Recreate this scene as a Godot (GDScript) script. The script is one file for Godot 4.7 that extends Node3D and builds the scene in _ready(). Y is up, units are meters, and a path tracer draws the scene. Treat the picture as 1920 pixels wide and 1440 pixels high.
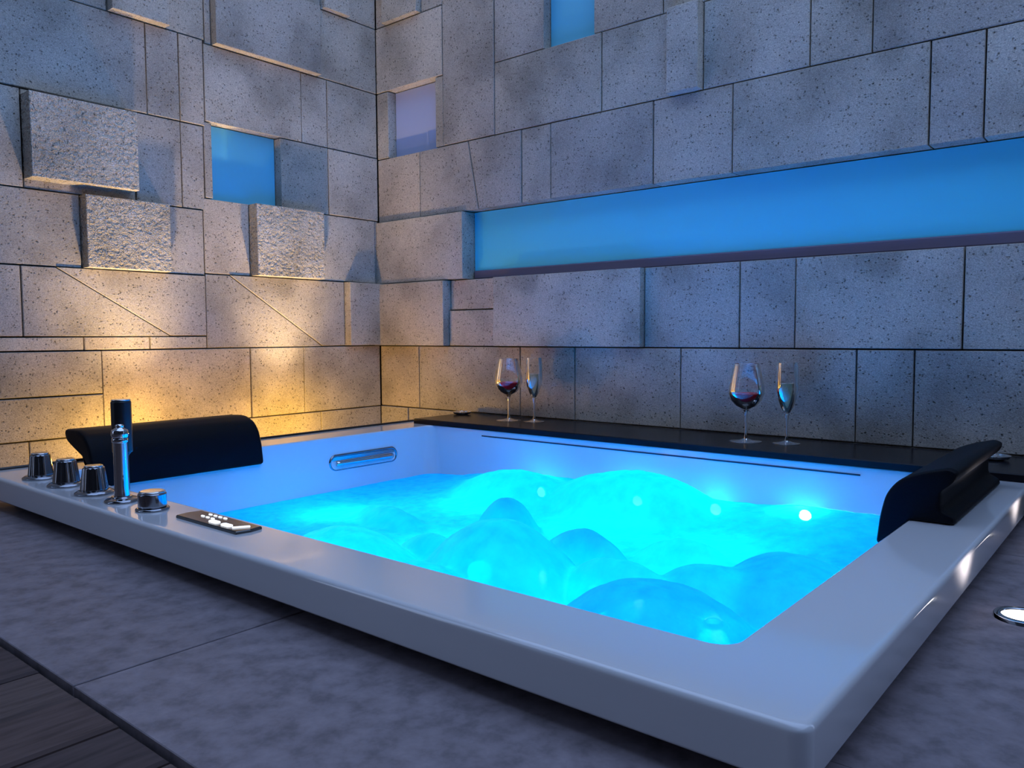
extends Node3D
# All places are written in "rim units": the height of the camera above the bathtub rim is 1 (0.30 m).
const S := 0.3
const FLOOR_Y := -1.24
const XW := -8.127   # face of the left wall
const ZW := -7.05    # face of the back wall

var rng := RandomNumberGenerator.new()
var stone_mats := []
var M := {}
var used := {}


func V(x: float, y: float, z: float) -> Vector3:   # rim units to metres, floor at y = 0
	return Vector3(x, y - FLOOR_Y, z) * S


func lin(r: float, g: float, b: float) -> Color:   # a colour given in linear light
	return Color(r, g, b).linear_to_srgb()


# ------------------------------------------------------------------ scene
func _ready():
	rng.seed = 7
	# camera
	var cam := Camera3D.new()
	cam.name = "camera"
	cam.fov = rad_to_deg(2.0 * atan(720.0 / 1485.58))
	cam.position = V(0, 0, 0)
	cam.rotation = Vector3(-0.0624777, 0.6919128, -0.0051893)
	cam.near = 0.02
	cam.far = 200.0
	add_child(cam)
	cam.current = true
	# dusk sky
	var env := Environment.new()
	env.background_mode = Environment.BG_SKY
	var sky_mat := ProceduralSkyMaterial.new()
	sky_mat.sky_top_color = lin(0.37, 0.54, 0.94)
	sky_mat.sky_horizon_color = lin(0.56, 0.66, 0.94)
	sky_mat.sky_curve = 0.2
	sky_mat.ground_bottom_color = lin(0.05, 0.05, 0.07)
	sky_mat.ground_horizon_color = lin(0.1, 0.1, 0.14)
	var sky := Sky.new()
	sky.sky_material = sky_mat
	env.sky = sky
	env.background_energy_multiplier = 2.0
	env.tonemap_mode = Environment.TONE_MAPPER_LINEAR
	env.tonemap_exposure = 1.0
	env.sdfgi_enabled = true
	env.ssao_enabled = true
	env.ssil_enabled = true
	var we := WorldEnvironment.new()
	we.name = "environment"
	we.environment = env
	add_child(we)

	make_materials()
	build_floor()
	build_left_wall()
	build_back_wall()
	build_house()
	build_tub()
	build_water()
	build_shelf_and_glasses()
	build_headrests()
	build_lamps()


# ------------------------------------------------------------------ lamps
const WARM := [1.0, 0.67, 0.34]
const UPLIGHT_ENERGY := 0.9
const UPLIGHT_SPILL := 0.11
const TUB_LIGHT := [0.0, 0.57, 1.0]
const TUB_ENERGY := 0.082
const FLOOR_LAMP_ENERGY := 0.12


func spot(parent: Node3D, at: Vector3, towards: Vector3, c: Color, energy: float, angle: float, size: float) -> SpotLight3D:
	var l := SpotLight3D.new()
	l.name = "lamp_light"
	parent.add_child(l, true)
	l.position = at
	l.look_at_from_position(parent.global_position + at, parent.global_position + at + towards, Vector3.RIGHT if absf(towards.normalized().y) > 0.9 else Vector3.UP)
	l.light_color = c
	l.light_energy = energy
	l.spot_angle = angle
	l.spot_angle_attenuation = 1.0
	l.spot_range = 12.0
	l.spot_attenuation = 2.0
	l.light_size = size
	l.shadow_enabled = true
	return l


func build_lamps():
	var warm := lin(WARM[0], WARM[1], WARM[2])
	var names := ["small warm uplight in the gap behind the tap knobs, washing the left stone wall", "small warm uplight in the gap near the wall corner, washing the left stone wall"]
	var zs := [-3.62, -5.5]
	for i in 2:
		var t := thing("wall_uplight", names[i], "light", V(XW + 0.60, FLOOR_Y, zs[i]), "warm uplights along the left wall")
		part("housing", lathe([[0, 0], [0.085, 0], [0.085, 0.10], [0.07, 0.115], [0.062, 0.115], [0.062, 0.095], [0, 0.095]], 20), M.black_metal, t)
		part("lens", lathe([[0, 0.097], [0.06, 0.097], [0.06, 0.104], [0, 0.108]], 20), M.warm_glow, t)
		spot(t, Vector3(0, 0.125, 0) * S, Vector3(-0.02, 1, 0), warm, UPLIGHT_ENERGY, 42.0, 0.018)
		var spill := OmniLight3D.new()
		spill.name = "lamp_spill"
		t.add_child(spill)
		spill.position = Vector3(0, 0.16, 0) * S
		spill.light_color = lin(1.0, 0.53, 0.06)
		spill.light_energy = UPLIGHT_SPILL
		spill.light_size = 0.018
		spill.omni_range = 8.0
		spill.omni_attenuation = 2.0
		spill.shadow_enabled = true
	var cool := lin(1.0, 0.86, 0.84)
	var fl := ["round recessed floor light glowing white beside the right side of the tub", "round recessed floor light beside the tub, the one nearer the black ledge"]
	var fz := [-4.0, -5.5]
	for i in 2:
		var t := thing("floor_light", fl[i], "light", V(-0.44, FLOOR_Y, fz[i]), "recessed floor lights beside the tub")
		part("trim_ring", lathe([[0.085, 0.0], [0.085, 0.012], [0.09, 0.018], [0.115, 0.016], [0.12, 0.0]], 32), M.chrome, t)
		part("lens", lathe([[0, 0.012], [0.05, 0.012], [0.086, 0.006], [0.086, -0.0], [0, -0.0]], 32), M.white_glow, t)
		spot(t, Vector3(0, 0.02, 0) * S, Vector3(-0.45, 1, 0.1), cool, FLOOR_LAMP_ENERGY, 50.0, 0.02)


# ------------------------------------------------------------------ naming helpers
func numbered(called: String) -> String:
	var n: int = used.get(called, 0)
	used[called] = n + 1
	return called if n == 0 else "%s_%03d" % [called, n]


func thing(called: String, label: String, category: String, at := Vector3.ZERO, group := "") -> Node3D:
	var o := Node3D.new()
	o.name = numbered(called)
	add_child(o)
	o.position = at
	o.set_meta("label", label)
	o.set_meta("category", category)
	if group:
		o.set_meta("group", group)
	return o


func structure(called: String) -> Node3D:
	var o := Node3D.new()
	o.name = called
	add_child(o)
	o.set_meta("kind", "structure")
	return o


func part(called: String, mesh: Mesh, m: Material, parent: Node3D, label := "") -> MeshInstance3D:
	var o := MeshInstance3D.new()
	var n := 0
	var nm := called
	while parent.has_node(NodePath(nm)):
		n += 1
		nm = "%s_%03d" % [called, n]
	o.name = nm
	o.mesh = mesh
	o.material_override = m
	parent.add_child(o, true)
	if label:
		o.set_meta("label", label)
	return o


# ------------------------------------------------------------------ materials
func noise_tex(freq: float, seed_: int, stops: Array, kind := FastNoiseLite.TYPE_SIMPLEX_SMOOTH, octaves := 4, size := 512, normalize := true) -> NoiseTexture2D:
	var n := FastNoiseLite.new()
	n.noise_type = kind
	n.frequency = freq
	n.seed = seed_
	n.fractal_octaves = octaves
	var t := NoiseTexture2D.new()
	t.width = size
	t.height = size
	t.seamless = true
	t.normalize = normalize
	t.noise = n
	if stops.size():
		var g := Gradient.new()
		var offs := PackedFloat32Array()
		var cols := PackedColorArray()
		for s in stops:
			offs.append(s[0])
			cols.append(s[1])
		g.offsets = offs
		g.colors = cols
		t.color_ramp = g
	return t


func grey(v: float, a := 1.0) -> Color:
	return Color(v, v, v, a)


func std(albedo: Color, rough: float, metal := 0.0) -> StandardMaterial3D:
	var m := StandardMaterial3D.new()
	m.albedo_color = albedo
	m.roughness = rough
	m.metallic = metal
	return m


func glow(c: Color, energy: float) -> StandardMaterial3D:
	var m := std(Color(0.9, 0.9, 0.9), 0.4)
	m.emission_enabled = true
	m.emission = c
	m.emission_energy_multiplier = energy
	return m


# a grainy stone skin with scattered pits and pale flecks; what = 0 colour, 1 relief
func stone_image(seed_: int, pits: int, rmax: float, grain: float, deep: float, what: int, size := 512) -> ImageTexture:
	var r := RandomNumberGenerator.new()
	r.seed = seed_
	var v := PackedFloat32Array()
	v.resize(size * size)
	var g := PackedFloat32Array()
	g.resize(size * size)
	for i in g.size():
		g[i] = r.randf() - 0.5
	for y in size:
		for x in size:
			var x1 := (x + 1) % size
			var y1 := (y + 1) % size
			var x0 := (x + size - 1) % size
			v[y * size + x] = 0.88 + grain * (g[y * size + x] + g[y * size + x1] + g[y1 * size + x] + g[y1 * size + x1] + 0.5 * g[y * size + x0])
	for k in pits:
		var pale := r.randf() < 0.3
		var cx := r.randi() % size
		var cy := r.randi() % size
		var rad := r.randf_range(0.8, rmax) * (0.6 if pale else 1.0)
		var st := r.randf_range(0.7, 1.6)
		var d := deep * r.randf_range(0.35, 1.0) * (-0.25 if pale else 1.0)
		var n := int(ceil(rad * 1.7)) + 1
		for dy in range(-n, n + 1):
			for dx in range(-n, n + 1):
				var q := sqrt(dx * dx / st + dy * dy * st) / rad
				if q < 1.0:
					var at := posmod(cy + dy, size) * size + posmod(cx + dx, size)
					v[at] -= d * (1.0 - q * q)
	var im := Image.create(size, size, false, Image.FORMAT_RGB8)
	for y in size:
		for x in size:
			var c := clampf(v[y * size + x], 0.0, 1.0)
			im.set_pixel(x, y, Color(c, c, c) if what == 1 else Color(c, c, c))
	return ImageTexture.create_from_image(im)


func make_materials():
	# stone: fine speckle with small dark pits, broad mottling over it
	var speck := stone_image(11, 1500, 3.6, 0.10, 0.42, 0)
	var mottle := noise_tex(0.012, 21, [[0.0, grey(0.74)], [0.5, grey(0.92)], [1.0, grey(1.0)]], FastNoiseLite.TYPE_SIMPLEX_SMOOTH, 4, 256)
	var relief := stone_image(11, 1500, 3.6, 0.10, 0.8, 1)
	var rough_relief := stone_image(41, 2600, 10.0, 0.18, 0.55, 1)
	var tones := [[0.74, 0.69, 0.59], [0.82, 0.77, 0.67], [0.66, 0.62, 0.55], [0.79, 0.71, 0.60], [0.70, 0.66, 0.59]]
	for i in tones.size():
		var c = tones[i]
		var m := std(lin(c[0], c[1], c[2]), 0.85)
		m.metallic_specular = 0.3
		m.albedo_texture = speck
		m.uv1_triplanar = true
		m.uv1_world_triplanar = true
		m.uv1_scale = Vector3.ONE * 2.3
		m.detail_enabled = true
		m.detail_blend_mode = BaseMaterial3D.BLEND_MODE_MUL
		m.detail_albedo = mottle
		m.detail_uv_layer = BaseMaterial3D.DETAIL_UV_2
		m.uv2_triplanar = true
		m.uv2_world_triplanar = true
		m.uv2_scale = Vector3.ONE * 0.9
		m.heightmap_enabled = true
		m.heightmap_texture = relief
		m.heightmap_scale = 0.16
		stone_mats.append(m)
	var rough_stone: StandardMaterial3D = stone_mats[1].duplicate()
	rough_stone.albedo_color = lin(0.95, 0.90, 0.80)
	rough_stone.heightmap_texture = rough_relief
	rough_stone.heightmap_scale = 1.0
	M.rough_stone = rough_stone
	M.joint = std(lin(0.07, 0.065, 0.06), 0.95)
	M.panel = std(lin(0.14, 0.60, 0.84), 0.4)
	M.slot_panel = std(lin(0.11, 0.72, 0.94), 0.4)
	M.shade_tone = std(lin(0.16, 0.14, 0.22), 0.6)  # dark purple of the recess shade, put into the colour
	M.pale_panel = std(lin(0.46, 0.54, 0.80), 0.4)
	M.acrylic = std(lin(0.72, 0.73, 0.75), 0.12)
	M.acrylic.clearcoat_enabled = true
	M.acrylic.clearcoat = 0.6
	M.acrylic.clearcoat_roughness = 0.05
	M.plinth = std(lin(0.03, 0.03, 0.035), 0.9)
	M.chrome = std(lin(0.62, 0.64, 0.67), 0.08, 1.0)
	M.dark_chrome = std(lin(0.30, 0.31, 0.34), 0.12, 1.0)
	M.black_plastic = std(lin(0.012, 0.012, 0.014), 0.3)
	M.panel_glass = std(lin(0.10, 0.10, 0.10), 0.10, 0.7)
	M.black_metal = std(lin(0.02, 0.02, 0.022), 0.5, 0.6)
	M.leather = std(lin(0.003, 0.0035, 0.006), 0.5)
	M.leather.metallic_specular = 0.22
	M.leather.heightmap_enabled = true
	M.leather.heightmap_texture = noise_tex(0.08, 51, [], FastNoiseLite.TYPE_CELLULAR, 2, 256)
	M.leather.heightmap_scale = 0.02
	M.leather.uv1_triplanar = true
	M.leather.uv1_scale = Vector3.ONE * 12.0
	M.ledge = std(lin(0.008, 0.008, 0.011), 0.25)
	M.ledge.metallic_specular = 0.25
	M.slot = std(lin(0.01, 0.02, 0.04), 0.5)
	M.warm_glow = glow(lin(1.0, 0.62, 0.26), 3.0)
	M.white_glow = glow(lin(1.0, 0.94, 0.95), 4.0)
	M.blue_glow = glow(lin(0.35, 0.85, 1.0), 0.4)
	M.bright_glow = glow(lin(0.5, 0.9, 1.0), 8.0)
	M.hot_glow = glow(lin(0.8, 0.97, 1.0), 90.0)
	M.lit_button = glow(lin(0.95, 0.97, 1.0), 1.0)
	# glass and drinks
	var g := std(Color(0.94, 0.97, 1.0, 0.01), 0.02)
	g.transparency = BaseMaterial3D.TRANSPARENCY_ALPHA
	M.glass = g
	var sg := std(Color(1, 1, 1, 0.0), 0.02)
	sg.transparency = BaseMaterial3D.TRANSPARENCY_ALPHA
	sg.refraction_enabled = true
	sg.refraction_scale = 0.05
	M.solid_glass = sg
	var wine := std(lin(0.75, 0.004, 0.008), 0.2)
	wine.metallic_specular = 0.15
	M.red_wine = wine
	var fizz := std(Color(0.86, 0.90, 0.78, 0.10), 0.03)
	fizz.transparency = BaseMaterial3D.TRANSPARENCY_ALPHA
	fizz.refraction_enabled = true
	fizz.refraction_scale = 0.033
	M.sparkling = fizz
	# floor
	var tile := std(lin(0.315, 0.265, 0.285), 0.5)
	tile.albedo_texture = noise_tex(0.018, 61, [[0.0, grey(0.70)], [0.5, grey(0.88)], [1.0, grey(1.0)]], FastNoiseLite.TYPE_SIMPLEX, 7)
	(tile.albedo_texture as NoiseTexture2D).noise.fractal_gain = 0.68
	tile.uv1_triplanar = true
	tile.uv1_world_triplanar = true
	tile.uv1_scale = Vector3.ONE * 1.7
	tile.metallic_specular = 0.35
	tile.heightmap_enabled = true
	tile.heightmap_texture = noise_tex(0.06, 62, [], FastNoiseLite.TYPE_SIMPLEX, 4, 256)
	tile.heightmap_scale = 0.05
	M.tile = tile
	var tile2: StandardMaterial3D = tile.duplicate()
	tile2.albedo_color = lin(0.29, 0.245, 0.265)
	M.tile_b = tile2
	M.woods = []
	for i in 3:
		var w := std(lin([0.135, 0.105, 0.15][i], [0.090, 0.074, 0.104][i], [0.080, 0.070, 0.092][i]), 0.7)
		w.metallic_specular = 0.25
		w.albedo_texture = noise_tex(0.03, 71 + i, [[0.0, grey(0.72)], [0.5, grey(0.90)], [1.0, grey(1.0)]], FastNoiseLite.TYPE_SIMPLEX_SMOOTH, 5, 256)
		w.uv1_triplanar = true
		w.uv1_world_triplanar = true
		w.uv1_scale = Vector3(9.0, 9.0, 1.2)
		M.woods.append(w)
	# foaming water: a bright cyan froth that lets the lamps below shine through
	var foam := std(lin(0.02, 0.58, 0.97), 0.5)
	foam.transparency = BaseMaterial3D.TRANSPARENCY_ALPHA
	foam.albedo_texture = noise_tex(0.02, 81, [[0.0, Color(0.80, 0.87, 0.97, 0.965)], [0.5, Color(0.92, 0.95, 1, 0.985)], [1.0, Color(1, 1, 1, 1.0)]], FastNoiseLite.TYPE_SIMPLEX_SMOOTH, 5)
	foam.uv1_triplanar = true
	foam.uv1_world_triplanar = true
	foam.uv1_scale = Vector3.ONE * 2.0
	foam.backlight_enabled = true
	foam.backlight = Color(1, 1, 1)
	foam.metallic_specular = 0.25
	foam.heightmap_enabled = true
	foam.heightmap_texture = noise_tex(0.03, 82, [], FastNoiseLite.TYPE_SIMPLEX, 5)
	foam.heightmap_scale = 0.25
	M.foam = foam


# ------------------------------------------------------------------ mesh helpers
func tri(st: SurfaceTool, a: Vector3, b: Vector3, c: Vector3, n: Vector3):
	if (b - a).cross(c - a).dot(n) > 0.0:
		var t := b
		b = c
		c = t
	var nn := (c - a).cross(b - a)
	if nn.length() < 1e-14:
		return
	st.set_normal(nn.normalized())
	st.add_vertex(a)
	st.add_vertex(b)
	st.add_vertex(c)


func quad(st: SurfaceTool, a: Vector3, b: Vector3, c: Vector3, d: Vector3, n: Vector3):
	tri(st, a, b, c, n)
	tri(st, a, c, d, n)


func start() -> SurfaceTool:
	var st := SurfaceTool.new()
	st.begin(Mesh.PRIMITIVE_TRIANGLES)
	return st


# a prism over a convex outline in the plane of u and v, from depth d0 to d1 along n, the front edge chamfered
func prism(st: SurfaceTool, outline: Array, o: Vector3, u: Vector3, v: Vector3, n: Vector3, d0: float, d1: float, bev: float):
	var c := Vector2.ZERO
	for p in outline:
		c += p
	c /= outline.size()
	var k := outline.size()
	var inner := []
	for i in k:   # each edge moved in by bev
		var a: Vector2 = outline[(i + k - 1) % k]
		var b: Vector2 = outline[i]
		var e: Vector2 = outline[(i + 1) % k]
		var n1 := (b - a).orthogonal().normalized()
		var n2 := (e - b).orthogonal().normalized()
		if n1.dot(c - b) < 0:
			n1 = -n1
		if n2.dot(c - b) < 0:
			n2 = -n2
		var h := (n1 + n2)
		inner.append(b + h * (bev / maxf(0.35, 1.0 + n1.dot(n2))))
	var P := func(q: Vector2, d: float) -> Vector3: return o + u * q.x + v * q.y + n * d
	var mid: Vector3 = P.call(c, (d0 + d1) / 2)
	for i in k:
		var j := (i + 1) % k
		var a0: Vector3 = P.call(outline[i], d0)
		var b0: Vector3 = P.call(outline[j], d0)
		var a1: Vector3 = P.call(outline[i], d1 - bev)
		var b1: Vector3 = P.call(outline[j], d1 - bev)
		var a2: Vector3 = P.call(inner[i], d1)
		var b2: Vector3 = P.call(inner[j], d1)
		var side: Vector3 = ((a0 + b0 + a1 + b1) / 4 - mid)
		side -= n * side.dot(n)
		quad(st, a0, b0, b1, a1, side)
		quad(st, a1, b1, b2, a2, side.normalized() + n)
		tri(st, P.call(c, d1), a2, b2, n)
		tri(st, P.call(c, d0), a0, b0, -n)


func box_mesh(x0: float, x1: float, y0: float, y1: float, z0: float, z1: float, bev := 0.006) -> Mesh:   # local rim units, chamfered top
	var st := start()
	var o := [Vector2(x0, z0), Vector2(x1, z0), Vector2(x1, z1), Vector2(x0, z1)]
	prism(st, o, Vector3.ZERO, Vector3.RIGHT * S, Vector3.BACK * S, Vector3.UP * S, y0, y1, bev)
	return st.commit()


# a smooth skin over rows of points; each row is open or closed; flip turns the front side over
func skin(rows: Array, closed: bool, flip := false) -> Mesh:
	var r := rows.size()
	var c: int = rows[0].size()
	var pos := PackedVector3Array()
	for row in rows:
		for p in row:
			pos.append(p)
	var nor := PackedVector3Array()
	nor.resize(pos.size())
	var idx := PackedInt32Array()
	for i in r - 1:
		for j in (c if closed else c - 1):
			var k := (j + 1) % c
			var q := [i * c + j, i * c + k, (i + 1) * c + k, (i + 1) * c + j]
			for t in [[0, 1, 2], [0, 2, 3]]:
				var a: int = q[t[0]]
				var b: int = q[t[1]] if not flip else q[t[2]]
				var e: int = q[t[2]] if not flip else q[t[1]]
				var fn := (pos[e] - pos[a]).cross(pos[b] - pos[a])
				if fn.length_squared() < 1e-20:
					continue
				nor[a] += fn
				nor[b] += fn
				nor[e] += fn
				idx.append(a)
				idx.append(b)
				idx.append(e)
	for i in nor.size():
		nor[i] = nor[i].normalized() if nor[i].length_squared() > 0 else Vector3.UP
	var arr := []
	arr.resize(Mesh.ARRAY_MAX)
	arr[Mesh.ARRAY_VERTEX] = pos
	arr[Mesh.ARRAY_NORMAL] = nor
	arr[Mesh.ARRAY_INDEX] = idx
	var m := ArrayMesh.new()
	m.add_surface_from_arrays(Mesh.PRIMITIVE_TRIANGLES, arr)
	return m


# a turned shape: [radius, height] pairs in rim units, corners kept by doubling nearby points
func lathe(profile: Array, sides := 32, facets := 0) -> Mesh:
	var pts := []
	for i in profile.size():
		var p := Vector2(profile[i][0], profile[i][1])
		if i > 0 and i < profile.size() - 1:
			var a := Vector2(profile[i - 1][0], profile[i - 1][1])
			var b := Vector2(profile[i + 1][0], profile[i + 1][1])
			if absf((p - a).angle_to(b - p)) > 0.45:
				var e := minf(0.0025, minf(p.distance_to(a), p.distance_to(b)) * 0.3)
				pts.append(p.move_toward(a, e))
				pts.append(p.move_toward(b, e))
				continue
		pts.append(p)
	var rows := []
	for p in pts:
		var row := []
		for j in sides:
			var t := TAU * j / sides
			var k := 1.0
			if facets > 0:
				k = 1.0 - 0.09 * (1.0 - absf(cos(t * facets * 0.5)))
			row.append(Vector3(p.x * k * cos(t), p.y, p.x * k * sin(t)) * S)
		rows.append(row)
	return skin(rows, true, true)


# a tube along points
func tube(path: Array, rad: float, sides := 14) -> Mesh:
	var rows := []
	var side := Vector3.ZERO
	for i in path.size():
		var d: Vector3 = (path[mini(i + 1, path.size() - 1)] - path[maxi(i - 1, 0)]).normalized()
		if side == Vector3.ZERO:
			side = d.cross(Vector3.UP if absf(d.y) < 0.9 else Vector3.RIGHT).normalized()
		side = (side - d * side.dot(d)).normalized()
		var w := d.cross(side)
		var row := []
		for j in sides:
			var t := TAU * j / sides
			row.append((path[i] + (side * cos(t) + w * sin(t)) * rad) * S)
		if i == 0:
			rows.append(repeated(path[i] * S, sides))
		rows.append(row)
		if i == path.size() - 1:
			rows.append(repeated(path[i] * S, sides))
	return skin(rows, true, false)


func repeated(p: Vector3, n: int) -> Array:
	var a := []
	for i in n:
		a.append(p)
	return a


# ------------------------------------------------------------------ floor
func build_floor():
	var f := structure("floor")
	# sub-base with a pit for the tub
	var st := start()
	for q in [[-8.6, 3.2, -2.2, 9.4], [-8.6, -6.6, -7.4, -2.2], [-0.8, 3.2, -7.4, -2.2], [-6.6, -0.8, -7.4, -6.75]]:
		prism(st, [Vector2(q[0], q[2]), Vector2(q[1], q[2]), Vector2(q[1], q[3]), Vector2(q[0], q[3])], V(0, 0, 0) - Vector3.UP * 0.0, Vector3.RIGHT * S, Vector3.BACK * S, Vector3.UP * S, FLOOR_Y - 0.5, FLOOR_Y - 0.045, 0.0)
	part("subfloor", st.commit(), M.joint, f)
	var tiles := [
		[-2.954, 1.04, -2.3, -1.116, 0], [-6.95, -2.966, -2.3, -1.116, 1], [-8.6, -6.962, -2.3, -1.116, 0],
		[-0.86, 1.04, -5.106, -2.3, 0], [-0.86, 1.04, -7.05, -5.118, 1], [1.052, 3.2, -5.106, -1.116, 1], [1.052, 3.2, -7.05, -5.118, 0],
		[-8.1, -6.6, -4.6, -2.3, 1], [-8.1, -6.6, -7.05, -4.612, 0], [-6.6, -0.86, -7.05, -6.7, 0]]
	for q in tiles:
		st = start()
		prism(st, [Vector2(q[0], q[2]), Vector2(q[1], q[2]), Vector2(q[1], q[3]), Vector2(q[0], q[3])], V(0, 0, 0), Vector3.RIGHT * S, Vector3.BACK * S, Vector3.UP * S, FLOOR_Y - 0.045, FLOOR_Y, 0.003 if q[4] < 2 else 0.0)
		part("floor_tile", st.commit(), [M.tile, M.tile_b][q[4]], f)
	# timber deck in front of the tiles, planks running away from the tub
	var x := -8.5
	var k := 0
	while x < 3.0:
		var w := 0.33
		st = start()
		var dz := rng.randf_range(-0.004, 0.004)
		prism(st, [Vector2(x + 0.009, -1.10), Vector2(x + w - 0.009, -1.10), Vector2(x + w - 0.009, 5.5), Vector2(x + 0.009, 5.5)], V(0, 0, 0), Vector3.RIGHT * S, Vector3.BACK * S, Vector3.UP * S, FLOOR_Y - 0.045, FLOOR_Y - 0.012 + dz, 0.010)
		part("plank", st.commit(), M.woods[(k * 7 + 1) % 3], f)
		x += w
		k += 1


# ------------------------------------------------------------------ stone walls
const GAP := 0.0065


func block(wall: Node3D, left: bool, outline: Array, d: float, m: Material = null, called := "stone_block"):
	var o := V(XW, 0, 0) if left else V(0, 0, ZW)
	var u := (Vector3.BACK if left else Vector3.RIGHT) * S
	var n := (Vector3.RIGHT if left else Vector3.BACK) * S
	var c := Vector2.ZERO
	for p in outline:
		c += p
	c /= outline.size()
	var pts := []
	for i in outline.size():   # half a joint is taken off each side
		var a: Vector2 = outline[(i + outline.size() - 1) % outline.size()]
		var b: Vector2 = outline[i]
		var e: Vector2 = outline[(i + 1) % outline.size()]
		var n1 := (b - a).orthogonal().normalized()
		var n2 := (e - b).orthogonal().normalized()
		if n1.dot(c - b) < 0:
			n1 = -n1
		if n2.dot(c - b) < 0:
			n2 = -n2
		pts.append(b + (n1 + n2) * (GAP / maxf(0.35, 1.0 + n1.dot(n2))))
	var st := start()
	prism(st, pts, o, u, Vector3.UP * S, n, -0.26, d + rng.randf_range(-0.006, 0.006), 0.005)
	part(called, st.commit(), m if m else stone_mats[rng.randi() % stone_mats.size()], wall)


func rect(u0: float, u1: float, y0: float, y1: float) -> Array:
	return [Vector2(u0, y0), Vector2(u1, y0), Vector2(u1, y1), Vector2(u0, y1)]


# a course of blocks: joints along it; deep = {index of the block: how far it stands out}, skip = indices left open
func course(wall: Node3D, left: bool, y0: float, y1: float, joints: Array, deep := {}, skip := []):
	for i in joints.size() - 1:
		if i in skip:
			continue
		var d: float = deep.get(i, 0.0)
		block(wall, left, rect(joints[i], joints[i + 1], y0, y1), d, M.rough_stone if d > 0.1 and left and y1 < 2.6 and y0 > 0.5 else null)


func random_joints(a: float, b: float) -> Array:
	var j := [a]
	while j[-1] < b - 1.6:
		j.append(j[-1] + rng.randf_range(0.5, 1.4))
	j.append(b)
	return j


func panel(wall: Node3D, left: bool, u0: float, u1: float, y0: float, y1: float, d: float, m: Material = null):
	var st := start()
	var o := V(XW, 0, 0) if left else V(0, 0, ZW)
	prism(st, rect(u0 + 0.004, u1 - 0.004, y0 + 0.004, y1 - 0.004), o, (Vector3.BACK if left else Vector3.RIGHT) * S, Vector3.UP * S, (Vector3.RIGHT if left else Vector3.BACK) * S, -0.26, d, 0.0)
	part("recessed_panel", st.commit(), m if m else M.panel, wall, "smooth pale blue panel set back in the stonework")


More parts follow.
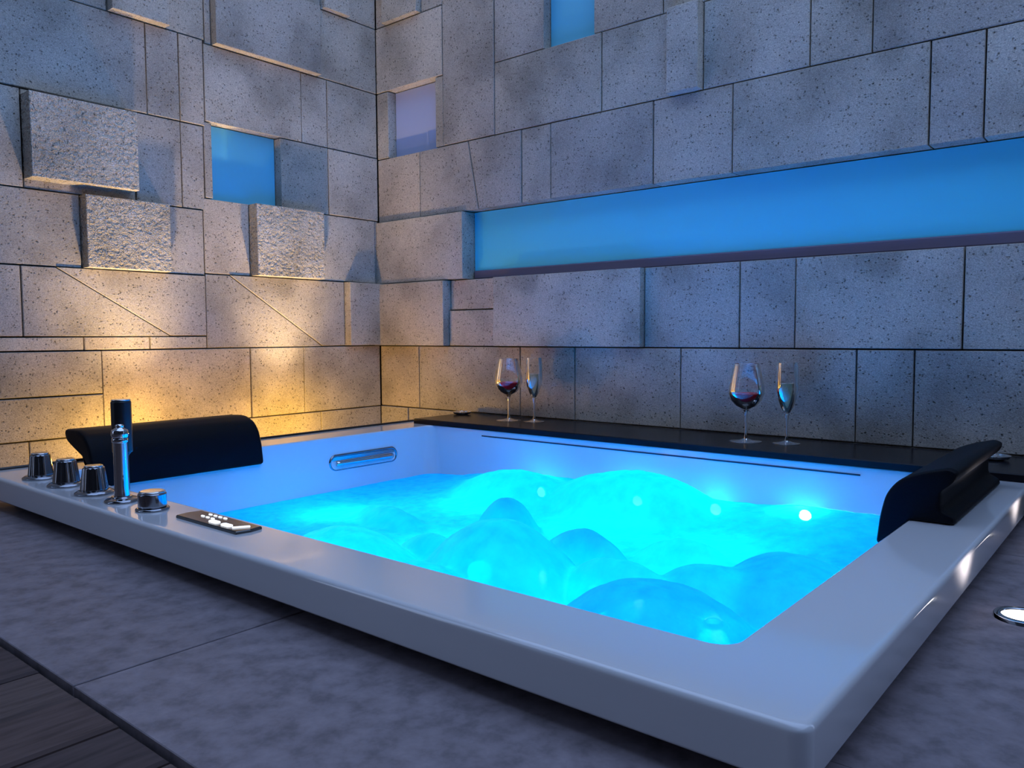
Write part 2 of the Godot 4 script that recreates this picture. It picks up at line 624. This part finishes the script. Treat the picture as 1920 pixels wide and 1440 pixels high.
func build_left_wall():
	var w := structure("wall_left")
	var st := start()
	prism(st, rect(-7.75, 2.5, FLOOR_Y - 0.5, 7.3), V(XW, 0, 0), Vector3.BACK * S, Vector3.UP * S, Vector3.RIGHT * S, -0.9, -0.262, 0.0)
	part("core", st.commit(), M.joint, w)
	var e := -7.05      # the corner
	# right-hand stretch, up to the long upright joint at z = -4.6
	course(w, true, -1.4, -0.945, [e, -6.07, -5.0, -4.3, -3.4])
	course(w, true, -0.945, -0.135, [e, -5.83, -5.10, -3.45])
	block(w, true, rect(-6.52, -4.57, -0.135, 0.68).slice(0, 0) + [Vector2(-6.46, -0.135), Vector2(-6.11, -0.135), Vector2(-4.86, 0.68), Vector2(-6.46, 0.68)], 0.012)
	block(w, true, [Vector2(-6.11, -0.135), Vector2(-4.57, -0.135), Vector2(-4.57, 0.68), Vector2(-4.86, 0.68)], 0.0)
	block(w, true, rect(e, -6.46, -0.135, 0.68), 0.118)
	block(w, true, rect(e, -6.99, 0.68, 1.5), 0.0)
	block(w, true, rect(-6.99, -6.07, 0.68, 1.5), 0.0)
	block(w, true, rect(-6.07, -5.13, 0.68, 1.5), 0.14, M.rough_stone)
	block(w, true, rect(-5.13, -4.57, 0.68, 1.5), 0.0)
	block(w, true, rect(-4.70, -4.60, 1.5, 2.32), 0.0)
	panel(w, true, -5.56, -4.70, 1.5, 2.32, -0.12)
	block(w, true, rect(e, -6.25, 1.5, 2.32), 0.0)
	block(w, true, rect(-6.25, -5.56, 1.5, 2.32), 0.0)
	course(w, true, 2.32, 3.15, [e, -6.25, -5.87, -4.62])
	course(w, true, 3.15, 3.98, [e, -6.11, -4.72], {1: 0.10})
	block(w, true, rect(-4.72, -4.64, 3.15, 3.98), 0.0)
	course(w, true, 3.98, 4.80, [e, -6.58, -6.18, -5.2, -4.64], {1: 0.07})
	# left-hand stretch, its courses a little out of step with the others
	course(w, true, -1.4, -0.97, [-3.4, -2.77, -1.9, -1.0, 0.2, 1.2, 2.4])
	block(w, true, rect(-3.45, -2.3, -0.565, -0.135), 0.0)
	block(w, true, rect(-3.45, -2.3, -0.97, -0.565), 0.006)
	course(w, true, -0.97, -0.135, [-2.3, -1.2, -0.2, 1.1, 2.4])
	course(w, true, -0.135, 0.0, [-4.57, -3.94, -3.29, -2.4, -1.4, -0.4, 1.0, 2.4])
	block(w, true, [Vector2(-4.57, 0.0), Vector2(-4.16, 0.0), Vector2(-3.06, 0.66), Vector2(-4.57, 0.66)], 0.012)
	block(w, true, [Vector2(-4.16, 0.0), Vector2(-2.76, 0.0), Vector2(-2.76, 0.66), Vector2(-3.06, 0.66)], 0.0)
	course(w, true, 0.0, 0.66, [-2.76, -1.7, -0.8, 0.4, 1.3, 2.4])
	course(w, true, 0.66, 1.365, [-4.57, -4.14, -3.30, -2.3, -1.3, -0.6, 0.6, 1.5, 2.4], {1: 0.13})
	course(w, true, 1.365, 2.265, [-4.60, -4.34, -3.85, -2.82, -2.0, -0.9, 0.2, 1.1, 2.4], {2: -0.01})
	block(w, true, rect(-3.80, -2.82, 1.44, 2.215), 0.19, M.rough_stone)
	course(w, true, 2.265, 3.18, [-4.62, -4.34, -3.99, -2.6, -1.5, -0.4, 0.7, 1.5, 2.4])
	course(w, true, 3.18, 4.05, [-4.64, -4.21, -3.62, -2.6, -1.6, -0.2, 0.9, 2.4], {1: 0.11})
	course(w, true, 4.05, 4.80, [-4.64, -3.9, -2.9, -1.9, -0.7, 0.5, 1.4, 2.4])
	for k in 3:
		course(w, true, 4.80 + 0.82 * k, 5.62 + 0.82 * k, random_joints(e, 2.4))


func build_back_wall():
	var w := structure("wall_back")
	var st := start()
	prism(st, rect(-8.75, 3.2, FLOOR_Y - 0.5, 7.3), V(0, 0, ZW), Vector3.RIGHT * S, Vector3.UP * S, Vector3.BACK * S, -0.9, -0.262, 0.0)
	part("core", st.commit(), M.joint, w)
	var e := XW
	course(w, false, -1.4, -0.94, [e, -7.60, -6.6, -5.3, -4.0, -2.7, -1.4, 0.0, 1.6, 3.2])
	course(w, false, -0.94, -0.14, [e, -7.39, -5.72, -4.96, -3.69, -2.04, -1.59, -0.3, 0.9, 2.0, 3.2])
	course(w, false, -0.14, 0.67, [e, -6.84, -6.07, -4.10, -3.09, -2.57, -1.25, 0.1, 1.2, 3.2], {0: 0.10, 2: 0.075}, [1])
	block(w, false, rect(-6.84, -6.07, 0.30, 0.67), -0.035)
	block(w, false, rect(-6.84, -6.07, -0.14, 0.30), 0.0)
	block(w, false, rect(e, -6.56, 0.67, 1.48), 0.045)
	panel(w, false, -6.56, 1.5, 0.67, 1.48, -0.17, M.slot_panel)
	st = start()  # added strip in place of the soft shade at the recess bottom
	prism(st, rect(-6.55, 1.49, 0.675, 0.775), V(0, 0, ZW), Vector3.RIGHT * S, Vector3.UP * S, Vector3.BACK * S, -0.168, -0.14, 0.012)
	part("shade_strip", st.commit(), M.shade_tone, w, "dark strip standing in for shade along the bottom of the long recess")
	course(w, false, 0.67, 1.48, [1.5, 2.3, 3.2])
	# the course above the long recess, with one joint that leans
	course(w, false, 1.48, 2.30, [e, -7.33])
	block(w, false, [Vector2(-7.33, 1.48), Vector2(-6.34, 1.48), Vector2(-6.50, 2.30), Vector2(-7.33, 2.30)], 0.0)
	block(w, false, [Vector2(-6.34, 1.48), Vector2(-5.69, 1.48), Vector2(-5.69, 2.30), Vector2(-6.50, 2.30)], 0.0)
	course(w, false, 1.48, 2.30, [-5.69, -5.28, -4.01, -3.18, -1.53, -1.15, 0.0, 1.1, 2.0, 3.2], {0: -0.01})
	# small recess near the corner
	block(w, false, rect(e, -7.90, 2.30, 3.15), 0.0)
	panel(w, false, -7.90, -7.05, 2.30, 3.15, -0.13, M.pale_panel)
	block(w, false, rect(-7.05, -6.91, 2.30, 3.15), 0.0)
	block(w, false, rect(-6.91, -6.08, 2.30, 4.45), 0.0)
	course(w, false, 2.30, 3.11, [-6.08, -4.62, -3.82, -3.48, -2.48, -1.97, -0.6, 0.7, 1.9, 3.2], {2: 0.10})
	block(w, false, rect(e, -6.91, 3.15, 3.98), 0.0)
	block(w, false, rect(-6.08, -5.36, 3.11, 3.98), 0.0)
	panel(w, false, -5.36, -4.72, 3.11, 3.98, -0.12)
	course(w, false, 3.11, 3.98, [-4.72, -3.91, -2.9, -1.7, -0.6, 0.4, 1.8, 3.2])
	block(w, false, rect(e, -7.93, 3.98, 4.80), 0.0)
	block(w, false, rect(-7.93, -7.28, 3.98, 4.80), 0.07)
	block(w, false, rect(-7.28, -6.91, 3.98, 4.80), 0.0)
	block(w, false, rect(-6.91, -6.08, 4.45, 4.80), 0.0)
	course(w, false, 3.98, 4.80, [-6.08, -5.0, -4.3, -3.0, -1.9, -0.7, 0.6, 1.9, 3.2])
	for k in 3:
		course(w, false, 4.80 + 0.82 * k, 5.62 + 0.82 * k, random_joints(e, 3.2))


# the dark rendered house behind the camera; right wall and overhead slab added to cut sky light
func build_house():
	var dark := std(lin(0.05, 0.046, 0.048), 0.9)
	var w := structure("wall_front")
	var st := start()
	prism(st, rect(-8.6, 5.2, FLOOR_Y - 0.5, 9.1), V(0, 0, 5.6), Vector3.RIGHT * S, Vector3.UP * S, Vector3.FORWARD * S, -0.6, 0.0, 0.01)
	part("render", st.commit(), dark, w)
	w = structure("wall_right_added")  # unseen wall, added to dim the right side
	st = start()
	prism(st, rect(-7.3, 5.6, FLOOR_Y - 0.5, 5.0), V(4.6, 0, 0), Vector3.BACK * S, Vector3.UP * S, Vector3.LEFT * S, -0.6, 0.0, 0.01)
	part("render", st.commit(), dark, w)
	w = structure("ceiling_added")  # unseen overhang, added to hold back sky light from the near side
	st = start()
	prism(st, [Vector2(-8.6, 0.6), Vector2(5.2, 0.6), Vector2(5.2, 6.2), Vector2(-8.6, 6.2)], V(0, 8.5, 0), Vector3.RIGHT * S, Vector3.BACK * S, Vector3.DOWN * S, -0.6, 0.0, 0.01)
	part("sky_shade_slab", st.commit(), dark, w)


# ------------------------------------------------------------------ bathtub
func ring(x0: float, x1: float, z0: float, z1: float, y: float, r: float) -> Array:
	var row := []
	for c in [[x1 - r, z1 - r, 0.0], [x0 + r, z1 - r, 0.5 * PI], [x0 + r, z0 + r, PI], [x1 - r, z0 + r, 1.5 * PI]]:
		for k in 9:
			var t: float = c[2] + 0.5 * PI * k / 8.0
			row.append(V(c[0] + r * cos(t), y, c[1] + r * sin(t)))
	return row


func build_tub():
	var t := thing("bathtub", "large white acrylic whirlpool bathtub with wide flat rim below the stone walls", "bathtub")
	var rows := []
	var ox0 := -6.75
	var ox1 := -0.665
	var oz0 := -6.63
	var oz1 := -1.965
	var put := func(dx: float, y: float, r: float): rows.append(ring(ox0 + dx, ox1 - dx, oz0 + dx, oz1 - dx, y, r))
	put.call(0.30, -1.168, 0.03)
	put.call(0.02, -1.168, 0.05)
	put.call(0.008, -1.166, 0.05)
	put.call(0.0, -1.155, 0.055)
	put.call(0.0, -1.03, 0.055)
	for k in 7:
		var a := 0.5 * PI * (k + 0.5) / 7.0
		put.call(0.024 * (1 - cos(a)), -1.024 + 0.024 * sin(a), 0.055)
	put.call(0.030, -1.0, 0.05)
	put.call(0.07, -1.0, 0.05)
	var ix0 := -6.29
	var ix1 := -1.04
	var iz0 := -6.18
	var iz1 := -2.345
	var inn := func(d: float, y: float, r: float): rows.append(ring(ix0 + d, ix1 - d, iz0 + d, iz1 - d, y, r))
	inn.call(-0.025, -1.0, 0.09)
	inn.call(-0.012, -1.0, 0.09)
	for k in 5:
		var a := 0.5 * PI * (k + 0.5) / 5.0
		inn.call(-0.012 + 0.014 * sin(a), -1.0 - 0.014 * (1 - cos(a)), 0.09)
	inn.call(0.004, -1.03, 0.10)
	inn.call(0.02, -1.20, 0.12)
	inn.call(0.06, -1.55, 0.16)
	inn.call(0.09, -1.78, 0.22)
	inn.call(0.15, -1.92, 0.26)
	inn.call(0.30, -1.99, 0.24)
	inn.call(1.60, -2.0, 0.10)
	inn.call(1.90, -2.0, 0.01)
	part("shell", skin(rows, true, false), M.acrylic, t)
	gap_shade_strip(t)
	# dark recessed base below the rim
	var base := []
	for q in [[0.16, -1.168], [0.16, FLOOR_Y - 0.05], [0.30, FLOOR_Y - 0.05]]:
		base.append(ring(ox0 + q[0], ox1 - q[0], oz0 + q[0], oz1 - q[0], q[1], 0.04))
	base.reverse()
	part("plinth", skin(base, true, false), M.plinth, t)
	# long overflow slot on the back inner wall
	var st := start()
	prism(st, rect(-5.53, -1.74, -0.006, 0.006), V(0, -1.063, -6.174), Vector3.RIGHT * S, Vector3.UP * S, Vector3.BACK * S, -0.02, 0.006, 0.001)
	part("overflow_slot", st.commit(), M.slot, t, "long thin dark overflow slot")
	# chrome grab handle let into the left inner wall
	var hx := ix0 + 0.022
	var h := part("grab_handle", capsule_ring(hx, -1.255, -5.63, -4.77, 0.085, 0.028), M.dark_chrome, t, "chrome grab handle")
	part("handle_recess", capsule_plate(hx - 0.004, -1.255, -5.61, -4.79, 0.068), M.dark_chrome, h)
	part("handle_bar", tube([V(hx + 0.02, -1.262, -5.56) / S, V(hx + 0.028, -1.262, -5.52) / S, V(hx + 0.028, -1.262, -4.88) / S, V(hx + 0.02, -1.262, -4.84) / S], 0.026), M.chrome, h)
	# tap knobs on the front rim
	var kx := [-6.13, -5.69, -5.255]
	for i in 3:
		var k := Node3D.new()
		k.name = "tap_knob" if i == 0 else "tap_knob_%03d" % i
		t.add_child(k)
		k.position = V(kx[i], -1.0, -2.155)
		k.rotation.y = 0.3 * i
		k.set_meta("label", "faceted tapering chrome tap knob")
		part("base_ring", lathe([[0, 0], [0.115, 0], [0.118, 0.010], [0.10, 0.022], [0.085, 0.026], [0, 0.026]], 40), M.dark_chrome, k)
		part("grip", lathe([[0, 0.024], [0.082, 0.024], [0.084, 0.03], [0.066, 0.165], [0.058, 0.172], [0, 0.174]], 64, 8), M.dark_chrome, k)
		part("cap", lathe([[0, 0.174], [0.056, 0.173], [0.056, 0.179], [0.05, 0.183], [0, 0.184]], 32), M.chrome, k)
	# holder of the hand shower
	var sh := Node3D.new()
	sh.name = "shower_holder"
	t.add_child(sh)
	sh.position = V(-4.87, -1.0, -2.155)
	sh.set_meta("label", "chrome post that holds the hand shower")
	part("flange", lathe([[0, 0], [0.098, 0], [0.10, 0.008], [0.09, 0.018], [0.062, 0.024], [0.058, 0.034], [0, 0.034]], 40), M.dark_chrome, sh)
	part("post", lathe([[0, 0.034], [0.045, 0.034], [0.041, 0.06], [0.040, 0.36], [0.046, 0.365], [0.046, 0.385], [0.03, 0.39], [0, 0.39]], 36), M.chrome, sh)
	part("clip", lathe([[0, 0.389], [0.044, 0.389], [0.05, 0.41], [0.046, 0.435], [0.028, 0.446], [0.022, 0.452], [0.026, 0.462], [0.016, 0.472], [0, 0.473]], 28), M.chrome, sh)
	# round diverter knob
	var dk := Node3D.new()
	dk.name = "diverter_knob"
	t.add_child(dk)
	dk.position = V(-4.495, -1.0, -2.16)
	dk.set_meta("label", "short round chrome diverter knob")
	part("base_ring", lathe([[0, 0], [0.092, 0], [0.094, 0.008], [0.084, 0.016], [0, 0.016]], 36), M.dark_chrome, dk)
	part("grip", lathe([[0, 0.016], [0.076, 0.016], [0.078, 0.03], [0.078, 0.092], [0.072, 0.1], [0, 0.101]], 40), M.dark_chrome, dk)
	part("cap", lathe([[0, 0.101], [0.071, 0.1], [0.071, 0.106], [0.064, 0.111], [0, 0.112]], 40), M.chrome, dk)
	build_control_panel(t)
	# bright metal tabs under the rim edge on the right side
	# underwater lamps on the back inner wall and on the floor of the tub
	var spots := [[-2.13, -1.42, -6.14], [-2.87, -1.47, -6.13], [-3.62, -1.50, -6.13], [-4.70, -1.55, -6.12]]
	var blue := lin(TUB_LIGHT[0], TUB_LIGHT[1], TUB_LIGHT[2])
	for q in spots:
		tub_lamp(t, V(q[0], q[1], q[2]), Vector3.BACK, blue, TUB_ENERGY * 0.4)
	for q in [[-4.7, -5.2], [-3.4, -5.1], [-2.35, -5.0], [-4.0, -4.05], [-2.35, -4.0], [-2.6, -3.0], [-5.4, -4.2], [-3.8, -3.0]]:
		tub_lamp(t, V(q[0], -1.985, q[1]), Vector3.UP, blue, TUB_ENERGY)


# black strip on the rim edge, drawing the shade of the gap by the wall
func gap_shade_strip(t: Node3D):
	part("gap_shade_strip", tube([V(-6.752, -0.998, -2.0) / S, V(-6.752, -0.998, -6.6) / S], 0.016, 10), M.black_plastic, t, "thin black strip that draws the shade of the wall gap")


func tub_lamp(t: Node3D, at: Vector3, face: Vector3, c: Color, energy: float):
	var n := Node3D.new()
	var k := 0
	var nm := "underwater_lamp"
	while t.has_node(NodePath(nm)):
		k += 1
		nm = "underwater_lamp_%03d" % k
	n.name = nm
	t.add_child(n)
	n.position = at
	if face.is_equal_approx(Vector3.BACK):
		n.rotation.x = PI / 2
	part("trim_ring", lathe([[0.05, -0.02], [0.072, -0.02], [0.072, 0.006], [0.066, 0.012], [0.05, 0.010]], 24), M.chrome, n)
	part("lens", lathe([[0, -0.02], [0.05, -0.02], [0.05, 0.006], [0.03, 0.011], [0, 0.013]], 24), M.blue_glow if face.is_equal_approx(Vector3.UP) else (M.hot_glow if at.x > -2.5 * S else M.bright_glow), n)
	var l := OmniLight3D.new()
	l.name = "lamp_light"
	n.add_child(l)
	l.position = Vector3(0, 0.12 * S, 0)
	l.light_color = c
	l.light_energy = energy
	l.light_size = 0.034
	l.omni_range = 8.0
	l.omni_attenuation = 2.0
	l.shadow_enabled = true


func build_control_panel(t: Node3D):
	var p := Node3D.new()
	p.name = "control_panel"
	t.add_child(p)
	p.position = V(-3.885, -1.0, -2.215)
	p.set_meta("label", "slim glossy black control panel with white lit keys")
	var st := start()
	prism(st, [Vector2(-0.30, -0.075), Vector2(0.30, -0.075), Vector2(0.315, 0.0), Vector2(0.30, 0.075), Vector2(-0.30, 0.075), Vector2(-0.315, 0.0)], Vector3.ZERO, Vector3.RIGHT * S, Vector3.BACK * S, Vector3.UP * S, 0.0, 0.016, 0.005)
	part("body", st.commit(), M.panel_glass, p)
	for q in [[-0.15, -0.045], [-0.10, -0.045], [-0.05, -0.045], [0.0, -0.045], [-0.15, 0.0], [-0.10, 0.0], [-0.05, 0.0]]:
		var k := part("key", capsule_top(0.030, 0.013, 0.006), M.lit_button, p)
		k.position = Vector3(q[0], 0.016, q[1]) * S
	for q in [[0.03, 0.035], [0.15, 0.035]]:
		var k := part("key", capsule_top(0.085, 0.036, 0.008), M.lit_button, p)
		k.position = Vector3(q[0], 0.016, q[1]) * S
	var bar := part("key", capsule_top(0.09, 0.018, 0.007), M.lit_button, p)
	bar.position = Vector3(0.245, 0.016, 0.01) * S
	bar.rotation.y = 1.0


func capsule_top(w: float, h: float, t: float) -> Mesh:   # a small pill-shaped key lying flat
	var st := start()
	var o := []
	for k in 16:
		var a := TAU * k / 16.0
		o.append(Vector2((w - h) / 2 * signf(cos(a + 0.01)) + h / 2 * cos(a), h / 2 * sin(a)))
	prism(st, o, Vector3.ZERO, Vector3.RIGHT * S, Vector3.BACK * S, Vector3.UP * S, -0.004, t, 0.002)
	return st.commit()


func capsule_path(y: float, z0: float, z1: float, r: float, x: float) -> Array:
	var p := []
	for k in 13:
		var a := PI / 2 - PI * k / 12.0
		p.append(Vector3(x, y + r * sin(a), z1 - r + r * cos(a)))
	for k in 13:
		var a := -PI / 2 - PI * k / 12.0
		p.append(Vector3(x, y + r * sin(a), z0 + r + r * cos(a)))
	return p


func capsule_ring(x: float, y: float, z0: float, z1: float, r: float, thick: float) -> Mesh:
	var path := capsule_path(y, z0, z1, r - thick / 2, x)
	path.append(path[0])
	var rows := []
	for i in path.size():
		var j := i % (path.size() - 1)
		var prev: Vector3 = path[(j + path.size() - 2) % (path.size() - 1)]
		var next: Vector3 = path[(j + 1) % (path.size() - 1)]
		var d := (next - prev).normalized()
		var out_ := d.cross(Vector3.RIGHT)
		var row := []
		for k in 10:
			var a := TAU * k / 10.0
			var q: Vector3 = path[i] + out_ * cos(a) * thick / 2 + Vector3.RIGHT * sin(a) * thick / 2
			row.append(V(q.x, q.y, q.z))
		rows.append(row)
	return skin(rows, true, true)


func capsule_plate(x: float, y: float, z0: float, z1: float, r: float) -> Mesh:
	var o := []
	for q in capsule_path(y, z0, z1, r, x):
		o.append(Vector2(q.z, q.y))
	var st := start()
	prism(st, o, V(x, 0, 0), Vector3.BACK * S, Vector3.UP * S, Vector3.RIGHT * S, -0.03, 0.006, 0.002)
	return st.commit()


# ------------------------------------------------------------------ water
func water_height(x: float, z: float, n: FastNoiseLite) -> float:
	var base := -1.52 + 0.14 * smoothstep(-4.8, -6.1, z) * smoothstep(-6.2, -4.6, x) + 0.05 * smoothstep(-2.8, -1.6, x)
	var e := exp(base / 0.024)
	# swells: place, half widths, crest, turn
	for m in [[-3.10, -3.60, 0.46, 0.44, -1.13, 0.0], [-3.92, -4.66, 0.26, 0.24, -1.25, 0.0], [-2.30, -3.72, 0.52, 0.26, -1.25, 0.25], [-1.78, -3.12, 0.50, 0.50, -1.13, 0.0],
			[-1.50, -4.15, 0.50, 0.62, -1.19, -0.5], [-1.85, -3.9, 0.45, 0.40, -1.25, -0.5], [-3.95, -3.08, 0.62, 0.46, -1.20, 0.0], [-3.15, -3.02, 0.50, 0.30, -1.27, 0.1],
			[-3.65, -3.6, 0.50, 0.22, -1.31, 0.1], [-2.9, -4.25, 0.46, 0.20, -1.28, 0.2], [-3.45, -5.75, 0.80, 0.50, -1.15, 0.0], [-4.6, -5.65, 0.80, 0.50, -1.26, 0.0], [-2.4, -4.7, 0.5, 0.25, -1.36, 0.1], [-4.9, -4.3, 0.7, 0.3, -1.40, 0.2], [-1.4, -2.75, 0.5, 0.4, -1.24, 0.0]]:
		var c := cos(m[5] as float)
		var sn := sin(m[5] as float)
		var dx: float = ((x - m[0]) * c + (z - m[1]) * sn) / m[2]
		var dz: float = ((z - m[1]) * c - (x - m[0]) * sn) / m[3]
		var r := dx * dx + dz * dz
		if r < 6.0:
			e += exp((m[4] - 0.26 * r) / 0.024)
	var y := 0.024 * log(e)
	var calm := smoothstep(-6.3, -5.2, x)
	y += (0.026 * n.get_noise_2d(x * 60.0, z * 60.0) + 0.007 * n.get_noise_2d(x * 260.0 + 50.0, z * 260.0)) * (0.25 + 0.75 * calm)
	return y


func build_water():
	var n := FastNoiseLite.new()
	n.seed = 5
	n.frequency = 0.02
	n.fractal_octaves = 3
	var rows := []
	var nx := 240
	var nz := 180
	for j in nz + 1:
		var z := lerpf(-6.14, -2.385, float(j) / nz)
		var row := []
		for i in nx + 1:
			var x := lerpf(-6.25, -1.08, float(i) / nx)
			row.append(V(x, water_height(x, z, n), z))
		rows.append(row)
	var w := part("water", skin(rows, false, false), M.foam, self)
	w.set_meta("label", "churning foamy bath water lit cyan blue from below, filling the white bathtub")
	w.set_meta("category", "water")
	w.set_meta("kind", "stuff")


# ------------------------------------------------------------------ ledge, glasses
func build_shelf_and_glasses():
	var ledge := thing("ledge", "glossy black stone ledge along the back wall behind the bathtub", "ledge", V(-3.175, -1.0, -6.6))
	part("slab", box_mesh(-3.375, 3.375, 0.0, 0.057, -0.44, 0.44, 0.008), M.ledge, ledge)
	part("support", box_mesh(2.60, 3.36, FLOOR_Y + 1.0, 0.0, -0.43, 0.33, 0.004), M.plinth, ledge)
	var top := -0.943
	red_glass(V(-5.565, top, -6.66), "glass of red wine on the black ledge, in the left pair near the corner")
	flute(V(-5.275, top, -6.74), "tall flute of sparkling wine on black ledge, left pair near the corner")
	red_glass(V(-2.82, top, -6.60), "glass of red wine on the black ledge, in the right pair near the headrest")
	flute(V(-2.49, top, -6.68), "tall flute of sparkling wine on black ledge, right pair near the headrest")
	dish(V(-6.42, top, -6.82), "small clear glass dish at the left end of the black ledge by the wall corner")
	dish(V(-0.97, top, -6.75), "small clear glass dish on the black ledge behind the right headrest")


func red_glass(at: Vector3, label: String):
	var t := thing("wine_glass", label, "wine glass", at, "glasses on the black ledge")
	part("foot", lathe([[0, 0], [0.135, 0], [0.136, 0.003], [0.06, 0.012], [0.02, 0.025], [0, 0.026]], 36), M.solid_glass, t)
	part("stem", lathe([[0, 0.024], [0.017, 0.025], [0.011, 0.06], [0.010, 0.22], [0.016, 0.262], [0.03, 0.28], [0, 0.283]], 20), M.solid_glass, t)
	part("bowl", lathe([[0.0, 0.281], [0.035, 0.285], [0.09, 0.315], [0.135, 0.365], [0.155, 0.42], [0.152, 0.47], [0.135, 0.56], [0.113, 0.66], [0.108, 0.68], [0.104, 0.68], [0.109, 0.66], [0.130, 0.56], [0.147, 0.47], [0.150, 0.42], [0.130, 0.37], [0.086, 0.321], [0.033, 0.292], [0, 0.289]], 48), M.solid_glass, t)
	part("wine", lathe([[0.0, 0.285], [0.034, 0.2885], [0.088, 0.318], [0.1325, 0.3675], [0.1525, 0.418], [0.151, 0.422], [0, 0.422]], 40), M.red_wine, t, "red wine")


func flute(at: Vector3, label: String):
	var t := thing("champagne_flute", label, "flute", at, "glasses on the black ledge")
	part("foot", lathe([[0, 0], [0.112, 0], [0.113, 0.003], [0.05, 0.012], [0.018, 0.024], [0, 0.025]], 36), M.solid_glass, t)
	part("stem", lathe([[0, 0.023], [0.015, 0.024], [0.010, 0.06], [0.012, 0.20], [0.022, 0.255], [0, 0.262]], 20), M.solid_glass, t)
	part("bowl", lathe([[0.0, 0.260], [0.024, 0.262], [0.052, 0.31], [0.078, 0.38], [0.091, 0.46], [0.090, 0.58], [0.083, 0.69], [0.079, 0.69], [0.086, 0.58], [0.087, 0.46], [0.074, 0.385], [0.049, 0.316], [0.021, 0.270], [0, 0.268]], 44), M.solid_glass, t)
	part("wine", lathe([[0.0, 0.264], [0.0225, 0.266], [0.0505, 0.313], [0.076, 0.3825], [0.089, 0.46], [0.0885, 0.518], [0, 0.518]], 36), M.sparkling, t, "pale sparkling wine")


func dish(at: Vector3, label: String):
	var t := thing("glass_dish", label, "dish", at, "")
	part("bowl", lathe([[0, 0], [0.06, 0], [0.10, 0.012], [0.115, 0.035], [0.108, 0.035], [0.09, 0.018], [0, 0.012]], 32), M.solid_glass, t)
	part("knob", lathe([[0, 0.012], [0.03, 0.013], [0.034, 0.04], [0.022, 0.05], [0, 0.052]], 20), M.solid_glass, t)


# ------------------------------------------------------------------ headrests and hand shower
func rounded(pts: Array, r: float) -> Array:
	var out_ := []
	var k := pts.size()
	for i in k:
		var a: Vector2 = pts[(i + k - 1) % k]
		var b: Vector2 = pts[i]
		var c: Vector2 = pts[(i + 1) % k]
		var e := minf(r, minf(a.distance_to(b), c.distance_to(b)) * 0.45)
		var p := b.move_toward(a, e)
		var q := b.move_toward(c, e)
		for s in 6:
			var t := s / 5.0
			out_.append(p.lerp(b, t).lerp(b.lerp(q, t), t))
	return out_


func extrude_z(profile: Array, z0: float, z1: float, r: float, base: Vector3) -> Mesh:
	var pts := rounded(profile, r)
	var c := Vector2.ZERO
	for p in pts:
		c += p
	c /= pts.size()
	var rows := []
	var edge := 0.03
	var steps := [[0.0, 0.0], [0.0, 0.75], [0.004, 0.93], [0.012, 0.97], [0.03, 1.0]]
	for s in steps:
		rows.append([z0 + s[0], s[1]])
	for s in 9:
		rows.append([lerpf(z0 + 0.05, z1 - 0.05, s / 8.0), 1.0])
	steps.reverse()
	for s in steps:
		rows.append([z1 - s[0], s[1]])
	var out_ := []
	for q in rows:
		var row := []
		for p in pts:
			var v: Vector2 = c + (p - c) * q[1]
			row.append(V(v.x, v.y, q[0]) - base)
		out_.append(row)
	return skin(out_, true, true)


func build_headrests():
	var lp := [Vector2(-6.225, -1.15), Vector2(-6.25, -0.97), Vector2(-6.29, -0.85), Vector2(-6.37, -0.765), Vector2(-6.50, -0.722), Vector2(-6.765, -0.735), Vector2(-6.73, -0.81), Vector2(-6.50, -0.87), Vector2(-6.41, -0.92), Vector2(-6.39, -0.995), Vector2(-6.315, -0.998), Vector2(-6.275, -1.02), Vector2(-6.262, -1.15)]
	var b := V(-6.4, -1.0, -3.28)
	var t := thing("headrest", "padded black headrest pillow curving over the left rim behind the tap knobs", "headrest", b, "black headrest pillows on the tub")
	part("cushion", extrude_z(lp, -4.02, -2.55, 0.05, b), M.leather, t)
	var rp := [Vector2(-1.20, -1.15), Vector2(-1.185, -1.0), Vector2(-1.155, -0.87), Vector2(-1.09, -0.785), Vector2(-0.98, -0.735), Vector2(-0.85, -0.700), Vector2(-0.805, -0.72), Vector2(-0.825, -0.775), Vector2(-0.885, -0.82), Vector2(-0.885, -0.93), Vector2(-0.82, -0.96), Vector2(-0.815, -0.995), Vector2(-1.01, -0.998), Vector2(-1.055, -1.02), Vector2(-1.16, -1.16)]
	b = V(-0.95, -1.0, -5.27)
	t = thing("headrest", "padded black headrest pillow on the right rim beside the black ledge", "headrest", b, "black headrest pillows on the tub")
	part("cushion", extrude_z(rp, -6.0, -4.55, 0.05, b), M.leather, t)
	# the hand shower stands in its holder, just behind the chrome post
	t = thing("hand_shower", "upright black hand shower in its chrome holder on the front rim", "hand shower", V(-4.99, -1.0, -2.222), "")
	part("handle", lathe([[0, 0.03], [0.03, 0.03], [0.034, 0.05], [0.034, 0.26], [0.05, 0.28], [0, 0.281]], 28), M.black_plastic, t)
	part("head", lathe([[0, 0.28], [0.056, 0.281], [0.059, 0.29], [0.059, 0.595], [0.054, 0.602], [0, 0.603]], 36), M.black_plastic, t)
	part("rim_ring", lathe([[0, 0.602], [0.053, 0.6025], [0.057, 0.607], [0.053, 0.612], [0, 0.613]], 36), M.chrome, t)
